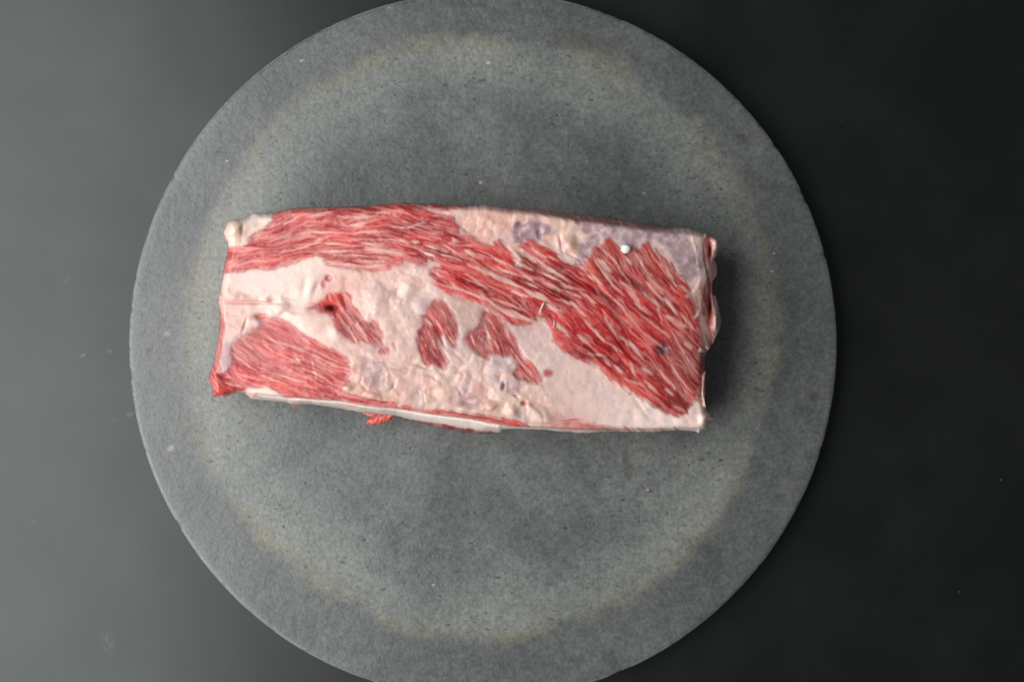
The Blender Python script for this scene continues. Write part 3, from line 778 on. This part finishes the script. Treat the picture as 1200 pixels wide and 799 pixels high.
# ---- height (mm)
z = 40.5 + 3.0 * (fbm(PX, PY, 130, 71, 2) - .5)
z += -1.6 * ss(0, 1, (PY - 380) / 120) + 0.8 * np.cos((PX - 560) / 190)
edge_w = 8 + 3 * (noise(PX, PY, 60, 72) - .5)
e = np.clip(1 - S_sil / edge_w, 0, 1)
zdrop = 7.0 * (1 - np.sqrt(np.clip(1 - e * e, 0, 1)))
use = (1 - side_r)                         # the right flank has its own slope
z -= zdrop * use
z -= soft(db) * .62 * (0.9 + .2 * n_mid) + .9 * np.exp(-((db - .5) / 1.4) ** 2) * (PX > 300)
z -= soft(dt) * 1.7 * (0.8 + .4 * L_mid) * (PX > 560)
z -= soft(dr, 4.0) * .60 * (0.8 + .4 * n_mid) * (PY < 425) + np.clip(dr, 0, 20) * .6 * (PY >= 425)
flap = np.maximum(np.exp(-(((PX - 840) / 7) ** 2 + ((PY - 286) / 10) ** 2)), np.exp(-(((PX - 840) / 6) ** 2 + ((PY - 376) / 20) ** 2)))
z += 7 * flap * side_r - 4.0 * redcut * side_r
# lean / fat relief
leanb = blur(lean, 1.2)
z += -0.55 * blur(lean_isl, 1.8) - .35 * blur(lean_dot, 1.2) - .30 * blur(lean_small, 1.2)
z += 0.5 * blur(lean_main, 3.5) * ss(430, 560, PX) - .35 * blur(lean_corner, 2.5)
z += leanb * (0.10 * (L_mid - .5) + 0.10 * (L_fine - .5) + .17 * (L_big - .5) * ss(450, 600, PX) + .5 * (L_tone - .5))
z += 0.16 * blur(marb, .7)
# loose lobules of fat
lob = np.zeros_like(PX)
lr = np.random.default_rng(12)
def lobules(mask_fn, n, rmin, rmax, box, hgt):
    global lob
    k = 0; tries = 0
    while k < n and tries < n * 12:
        tries += 1
        x = lr.uniform(box[0], box[2]); y = lr.uniform(box[1], box[3])
        if not mask_fn(x, y): continue
        k += 1
        r1 = lr.uniform(rmin, rmax); r2 = r1 * lr.uniform(.55, .95); a = lr.uniform(-.6, .9)
        c0, c1 = max(0, int((x - r1 * 1.3 - X0) / ST)), min(W, int((x + r1 * 1.3 - X0) / ST) + 1)
        q0, q1 = max(0, int((y - r1 * 1.3 - Y0) / ST)), min(H, int((y + r1 * 1.3 - Y0) / ST) + 1)
        dx = mx[q0:q1, c0:c1] - x; dy = my[q0:q1, c0:c1] - y
        u = (dx * math.cos(a) + dy * math.sin(a)) / r1; v = (-dx * math.sin(a) + dy * math.cos(a)) / r2
        d = np.clip(1 - u * u - v * v, 0, 1)
        lob[q0:q1, c0:c1] = np.maximum(lob[q0:q1, c0:c1], d ** .8 * r1 / rmax * hgt * .62 * lr.uniform(.4, 1.1))
def at(field, x, y): return field[min(H - 1, max(0, int((y - Y0) / ST))), min(W - 1, max(0, int((x - X0) / ST)))]
fatty = 1 - lean
lobules(lambda x, y: at(fatty, x, y) > .6 and y < at(lipb, x, y) - 6, 110, 5, 13, (405, 425, 632, 498), 1.9)
lobules(lambda x, y: at(fatty, x, y) > .6, 45, 4, 12, (410, 322, 500, 425), 1.0)
lobules(lambda x, y: at(fatty, x, y) > .6, 46, 4, 10, (530, 244, 770, 308), 1.2)
lobules(lambda x, y: at(fatty, x, y) > .6, 8, 6, 11, (264, 252, 300, 285), 1.2)
lobules(lambda x, y: at(fatty, x, y) > .6, 14, 4, 9, (268, 345, 345, 385), 1.2)
lobules(lambda x, y: at(fatty, x, y) > .6, 20, 4, 9, (725, 480, 832, 500), 1.2)
lobules(lambda x, y: True, 16, 3, 7, (770, 270, 838, 330), .9)
z += blur(nonlean, 1.2) * blur(cells * (.65 * (cid2 - .5) + (cdx * (cid3 - .5) + cdy * (cid - .5)) * .07) * np.clip(gap / 7, 0, 1) - .35 * crease, 1.1)
z += .8 * blur(lob, 1.6) * blur(fatty, 1.0)
z += blur(fatty, 1.5) * (.75 * (n_mid - .5) + .22 * (n_small - .5)) * np.interp(PX, [240, 380, 430, 620, 680, 830], [.3, .35, .85, .8, .35, .4])
# folds and single features
def dent(x, y, r1, r2, dep, ang=0.0):
    dx, dy = PX - x, PY - y
    u = dx * math.cos(ang) + dy * math.sin(ang); v = -dx * math.sin(ang) + dy * math.cos(ang)
    return dep * np.exp(-((u / r1) ** 2 + (v / r2) ** 2))
for f_ in ((389, 361, 7, 3.5, -5.0, .2), (404, 354, 3, 8, -1.6, -.4), (364, 340, 4.5, 15, .40, .30), (357, 334, 4, 12, -.35, .22), (371, 337, 3, 9, -.35, .45), (590, 452, 1.6, 3.4, -2.6, .1), (605, 464, 3.5, 1.4, -1.4, .5),
           (614, 472, 2.6, 2.0, -2.2, 0), (305, 370, 8, 3, -1.5, -.1), (287, 381, 1.4, 6, -1.2, .35), (298, 355, 24, 1.4, -1.0, 0), (312, 353, 5, 4, 1.0, 0), (328, 361, 8, 6, 1.5, 0), (384, 326, 3, 3, -.9, 0),
           (668, 287, 9, 11, 2.6, -.3), (658, 286, 2, 8, -1.6, -.2), (668, 298, 8, 2, -1.0, .5), (606, 300, 5, 13, 1.2, -.6), (275, 268, 9, 11, 3.0, .2), (284, 268, 2.2, 8, -.6, .1), (516, 392, 2, 12, -1.4, -.35),
           (494, 429, 8, 2, -1.0, .3), (466, 344, 4, 7, -1.2, .5), (478, 337, 9, 12, 1.2, .4), (752, 478, 2.5, 17, -.3, -.6), (610, 262, 5, 3, -1.2, 0), (632, 274, 2.5, 4, -1.6, 0), (718, 283, 6, 2, -.6, 0),
           (777, 409, 6, 5, -1.2, 0), (443, 350, 11, 12, 1.3, 0), (395, 388, 10, 9, 1.6, 0), (355, 375, 25, 14, 1.5, .5), (254, 452, 9, 10, 1.5, 0), (262, 441, 6, 2, -1.6, .3), (600, 482, 8, 6, 1.6, 0), (640, 492, 10, 7, 1.4, 0),
           (575, 478, 8, 6, 1.4, 0), (407, 455, 7, 5, 1.6, 0), (640, 497, 40, 2.2, -.8, .02), (560, 487, 50, 2.0, -1.0, .17), (425, 470, 30, 2.0, -1.0, .12), (547, 471, 7, 4, -1.2, 0), (825, 492, 6, 8, 1.5, 0)):
    z += dent(*f_)
z += sinew * .25
z += side_r * (.45 * (L_mid - .5)) * ss(425, 405, PY)
z = np.maximum(z, 3.0)
z = blur(z, 0.45)
gloss = np.clip(.37 - .08 * lean + .05 * fatty * n_mid + .06 * memb, .25, .7)

# ---- mesh vertices
valid = S_sil > -0.55 * ST
cell = valid[:-1, :-1] & valid[1:, :-1] & valid[1:, 1:] & valid[:-1, 1:]
vid = np.full((H, W), -1, np.int64)
usedv = np.zeros((H, W), bool)
usedv[:-1, :-1] |= cell; usedv[1:, :-1] |= cell; usedv[1:, 1:] |= cell; usedv[:-1, 1:] |= cell
vid[usedv] = np.arange(usedv.sum())
# rim vertices slide on to the outline
full = np.zeros((H + 1, W + 1), int)
full[1:-1, 1:-1] = cell
nc = full[:-1, :-1] + full[1:, :-1] + full[:-1, 1:] + full[1:, 1:]
rimv = usedv & (nc < 4)
gyy, gxx = np.gradient(blur(S_sil, .6), ST)
gn = np.hypot(gxx, gyy) + 1e-6
gxx /= gn; gyy /= gn
QX = PX - np.where(rimv, np.clip(S_sil, -1, 1) * gxx, 0); QY = PY - np.where(rimv, np.clip(S_sil, -1, 1) * gyy, 0)
zm = z * MM
WX, WY = px2w(QX, QY, zm)
V = np.stack([WX[usedv], WY[usedv], zm[usedv]], 1)
A = alb[usedv]; G = gloss[usedv]
r_, c_ = np.nonzero(cell)
Q = np.stack([vid[r_, c_], vid[r_ + 1, c_], vid[r_ + 1, c_ + 1], vid[r_, c_ + 1]], 1)

# ---- lower sides: every rim edge is carried down to the stone, tucking inwards
E = np.concatenate([Q[:, [0, 1]], Q[:, [1, 2]], Q[:, [2, 3]], Q[:, [3, 0]]])
key = np.sort(E, 1); key = key[:, 0] * (len(V) + 1) + key[:, 1]
uk, inv, cnt = np.unique(key, return_inverse=True, return_counts=True)
BE = E[cnt[inv] == 1]
bv = np.unique(BE)
remap = np.full(len(V), -1); remap[bv] = np.arange(len(bv))
bs = blur(S_sil, 5.0)
by_, bx_ = np.gradient(bs, ST); bn = np.hypot(bx_, by_) + 1e-6
inx = (bx_ / bn)[usedv][bv]; iny = -(by_ / bn)[usedv][bv]
bpx = QX[usedv][bv]; bpy_ = QY[usedv][bv]
RINGS = 22
SV, SA, SG = [], [], []
zt = V[bv, 2]
for j in range(RINGS + 1):
    t = j / RINGS
    tuck = (0.0052 * (1 - (1 - t) ** 2) - 0.0022 * math.sin(t * math.pi * .9)) * (.7 + .6 * noise(bpx, bpy_, 40, 81))
    tuck = tuck + t ** .7 * min(1, t * 8) * 0.0016 * (fbm(bpx + t * 55, bpy_ - t * 35, 9, 82) - .5)
    SV.append(np.stack([V[bv, 0] + inx * tuck, V[bv, 1] + iny * tuck, zt * (1 - t) + 0.0002], 1))
    per = bpx - .8 * bpy_
    n1 = fbm(per + 900, np.full_like(per, 300 + 62 * t) + .12 * bpx, 26, 83); n2 = fbm(per * .16 + 200, np.full_like(per, 70 * t + 50) + .05 * per, 3.0, 84)
    lam = ss(.46, .66, n1 * .55 + n2 * .45)
    cc = C(.42, .045, .045)[None] * (.75 + .5 * n2[:, None]) * (1 - lam[:, None]) + C(.72, .56, .51)[None] * lam[:, None]
    k0 = min(1, t * 5)
    SA.append(A[bv] * (1 - k0) + cc * k0); SG.append(np.full(len(bv), .40))
SV = np.concatenate(SV); SA = np.concatenate(SA); SG = np.concatenate(SG)
nb = len(bv)
a = remap[BE[:, 0]]; b = remap[BE[:, 1]]
SQ = np.concatenate([np.stack([b + j * nb, a + j * nb, a + (j + 1) * nb, b + (j + 1) * nb], 1) for j in range(RINGS)])

# ---- vertex normals of the whole surface, so that the parts join without a seam
def vnormals(V, Q):
    n = np.cross(V[Q[:, 2]] - V[Q[:, 0]], V[Q[:, 3]] - V[Q[:, 1]])
    out = np.stack([np.bincount(Q.ravel(), np.repeat(n[:, k], Q.shape[1]), minlength=len(V)) for k in range(3)], 1)
    return out
NV = vnormals(V, Q); NS = vnormals(SV, SQ)
tmp = NV[bv] + NS[:nb]; NV[bv] = tmp; NS[:nb] = tmp
NV /= np.linalg.norm(NV, axis=1, keepdims=True) + 1e-12
NS /= np.linalg.norm(NS, axis=1, keepdims=True) + 1e-12

# ---- parts
LB = np.zeros((H, W), np.int8)                                   # 0 fat seam
LB[(PY < 300) & (PX < 325)] = 8                                  # corner fat
LB[(PY < 312) & (PX > 495)] = 9                                  # fat and membrane patch
LB[(PX < 318) & (PY > 352) & (PY < 445)] = 12
LB[S_main > 0] = 1
LB[S_corner > 0] = 2
for k, s in enumerate(S_i): LB[s > 0] = 3 + k
LB[S_dot[0] > 0] = 6; LB[S_dot[1] > 0] = 7
LB[(db > 0) & (PX > 285)] = 10
LB[(dr > 0) & (PY < 422)] = 11
cl = LB[r_, c_]
ox, oy = px2w(545, 372, 0.02)
beef = bpy.data.objects.new('beef_block', None)
beef.empty_display_size = 0.02
col.objects.link(beef)
beef.location = (ox, oy, 0)
tag(beef, 'thick block of raw marbled red beef with white fat, lying on the round stone plate', 'beef')
off = np.array([ox, oy, 0.0])
PARTS = {0: ('fat_seam', 'broad white and pink fat seam across the middle'), 1: ('muscle', 'large marbled red muscle running from top left to lower right'),
         2: ('muscle', 'fine-grained pinkish red muscle at the lower left corner'), 3: ('muscle', 'small frayed red muscle patch left in the fat'),
         4: ('muscle', 'forked red muscle patch in the middle of the fat'), 5: ('muscle', 'red muscle patch with a tail, right of the forked one'),
         6: ('muscle', None), 7: ('muscle', None), 8: ('corner_fat', 'cream lump of fat on the upper left corner'),
         9: ('membrane', 'fat patch with grey-purple membrane along the upper edge'), 10: ('side_fat', 'white fat layer showing along the lower side'),
         11: ('cut_end', 'brownish pink cut face with pale flaps at the right end'), 12: ('sinew', 'pale sinew beside the lower left muscle')}
for k, (nm, lb) in PARTS.items():
    q = Q[cl == k]
    if len(q) == 0: continue
    u, iv = np.unique(q.ravel(), return_inverse=True)
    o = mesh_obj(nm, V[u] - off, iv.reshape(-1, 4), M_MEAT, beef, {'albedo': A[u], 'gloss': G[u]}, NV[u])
    if lb: o['label'] = lb
mesh_obj('lower_side', SV - off, SQ, M_MEAT, beef, {'albedo': SA, 'gloss': SG}, NS)


# ---- loose shreds on the block and the crumb of fat
def blob_tube(name, pts, mat, colr, seed, parent=None, origin=(0, 0, 0), seg=20, sub=10, rough=.38, amp=.35):
    """a tapered, lumpy strand through points (px, py, z mm, radius px)"""
    P = np.array(pts, float)
    t = np.linspace(0, len(P) - 1, (len(P) - 1) * sub + 1)
    path = np.stack([np.interp(t, np.arange(len(P)), P[:, k]) for k in range(4)], 1)
    ker = np.hanning(sub + 2); ker /= ker.sum()
    padn = len(ker) // 2
    for k in range(3):
        pp = np.pad(path[:, k], padn, mode='reflect', reflect_type='odd')
        path[:, k] = np.convolve(pp, ker, 'same')[padn:padn + len(path)]
    s = np.linspace(0, 1, len(path))
    rad = path[:, 3] * np.sqrt(np.clip(1 - (2 * s - 1) ** 8, 0, 1)) * K
    x, y = px2w(path[:, 0], path[:, 1], path[:, 2] * MM)
    c = np.stack([x, y, path[:, 2] * MM], 1)
    tan = np.gradient(c, axis=0); tan /= np.linalg.norm(tan, axis=1, keepdims=True) + 1e-12
    up = np.tile([0, 0, 1.0], (len(c), 1))
    sd = np.cross(tan, up); sd /= np.linalg.norm(sd, axis=1, keepdims=True) + 1e-9
    u2 = np.cross(sd, tan)
    th = np.linspace(0, 2 * np.pi, seg, endpoint=False)
    rows = []; cols = []
    for i in range(len(c)):
        n = fbm(np.cos(th) * 2.2 + i * (4.5 / sub) + 50, np.sin(th) * 2.2 + 50, 2.0, seed)
        r = rad[i] * (1 - amp / 2 + amp * n) + 1e-6
        rows.append(c[i] + (np.cos(th)[:, None] * sd[i] + np.sin(th)[:, None] * .75 * u2[i]) * r[:, None])
        cols.append(np.array(colr)[None] * (.8 + .4 * n)[:, None])
    Vt = np.concatenate(rows); At = np.clip(np.concatenate(cols), 0, .9)
    qs = []
    i = np.arange(seg); j = (i + 1) % seg
    for k in range(len(c) - 1):
        qs.append(np.stack([k * seg + i, k * seg + j, (k + 1) * seg + j, (k + 1) * seg + i], 1))
    return mesh_obj(name, Vt - np.array(origin), np.concatenate(qs), mat, parent, {'albedo': At, 'gloss': np.full(len(Vt), rough)})


def zat(px, py): return float(at(z, px, py))
o = blob_tube('meat_shred', [(468, 481, 20, 3), (458, 485, 18, 5.5), (448, 489, 17, 6.0), (439, 492, 16, 5.0), (432, 494.5, 15, 3.2), (429, 495, 15, 1.5)], M_MEAT, (.62, .10, .07), 101, beef, off, sub=16, amp=.95)
o['label'] = 'bright red shred of meat sticking out under the lower side'
blob_tube('meat_shred', [(456, 483, 18, 2), (446, 484.5, 18, 4.2), (434, 484.5, 18, 3.4), (424, 482.8, 18, 1.6)], M_MEAT, (.62, .16, .12), 111, beef, off, sub=16, amp=.95)
blob_tube('meat_shred', [(339, 472, 20, 1), (343, 474, 19, 2.2), (348, 474.5, 19, 1.6), (351, 473, 19, .8)], M_MEAT, (.55, .16, .10), 102, beef, off)
for pts, c3, sd_ in (([(632, 368, 0, .6), (634, 362, .5, 1.1), (637, 356, .6, 1.2), (638.5, 353, 0, .6)], (.74, .36, .30), 103),
                     ([(648, 384, 0, .6), (650, 378, .5, 1.2), (649, 374, 0, .7)], (.72, .34, .28), 104),
                     ([(815, 371, -.3, .4), (818, 368, -.1, .9), (821, 363, -.4, .4)], (.74, .68, .63), 105)):
    blob_tube('sinew_strand', [(x_, y_, zat(x_, y_) + dz, r) for (x_, y_, dz, r) in pts], M_MEAT, c3, sd_, beef, off)

cz = zat(733, 292)
cx_, cy_ = px2w(733, 292, cz * MM)
crumb = blob_tube('fat_crumb', [(733.3, 286.6, cz + .6, 2.6), (733.6, 289.5, cz + .9, 5.2), (733.2, 293, cz + .9, 5.6), (733, 297.4, cz + .6, 3.0)], M_MEAT, (.83, .81, .75), 107, None, (cx_, cy_, cz * MM), rough=.5, amp=.3)
crumb.location = (cx_, cy_, cz * MM)
tag(crumb, 'tiny white crumb of fat lying on the red meat near the upper right corner', 'fat crumb')
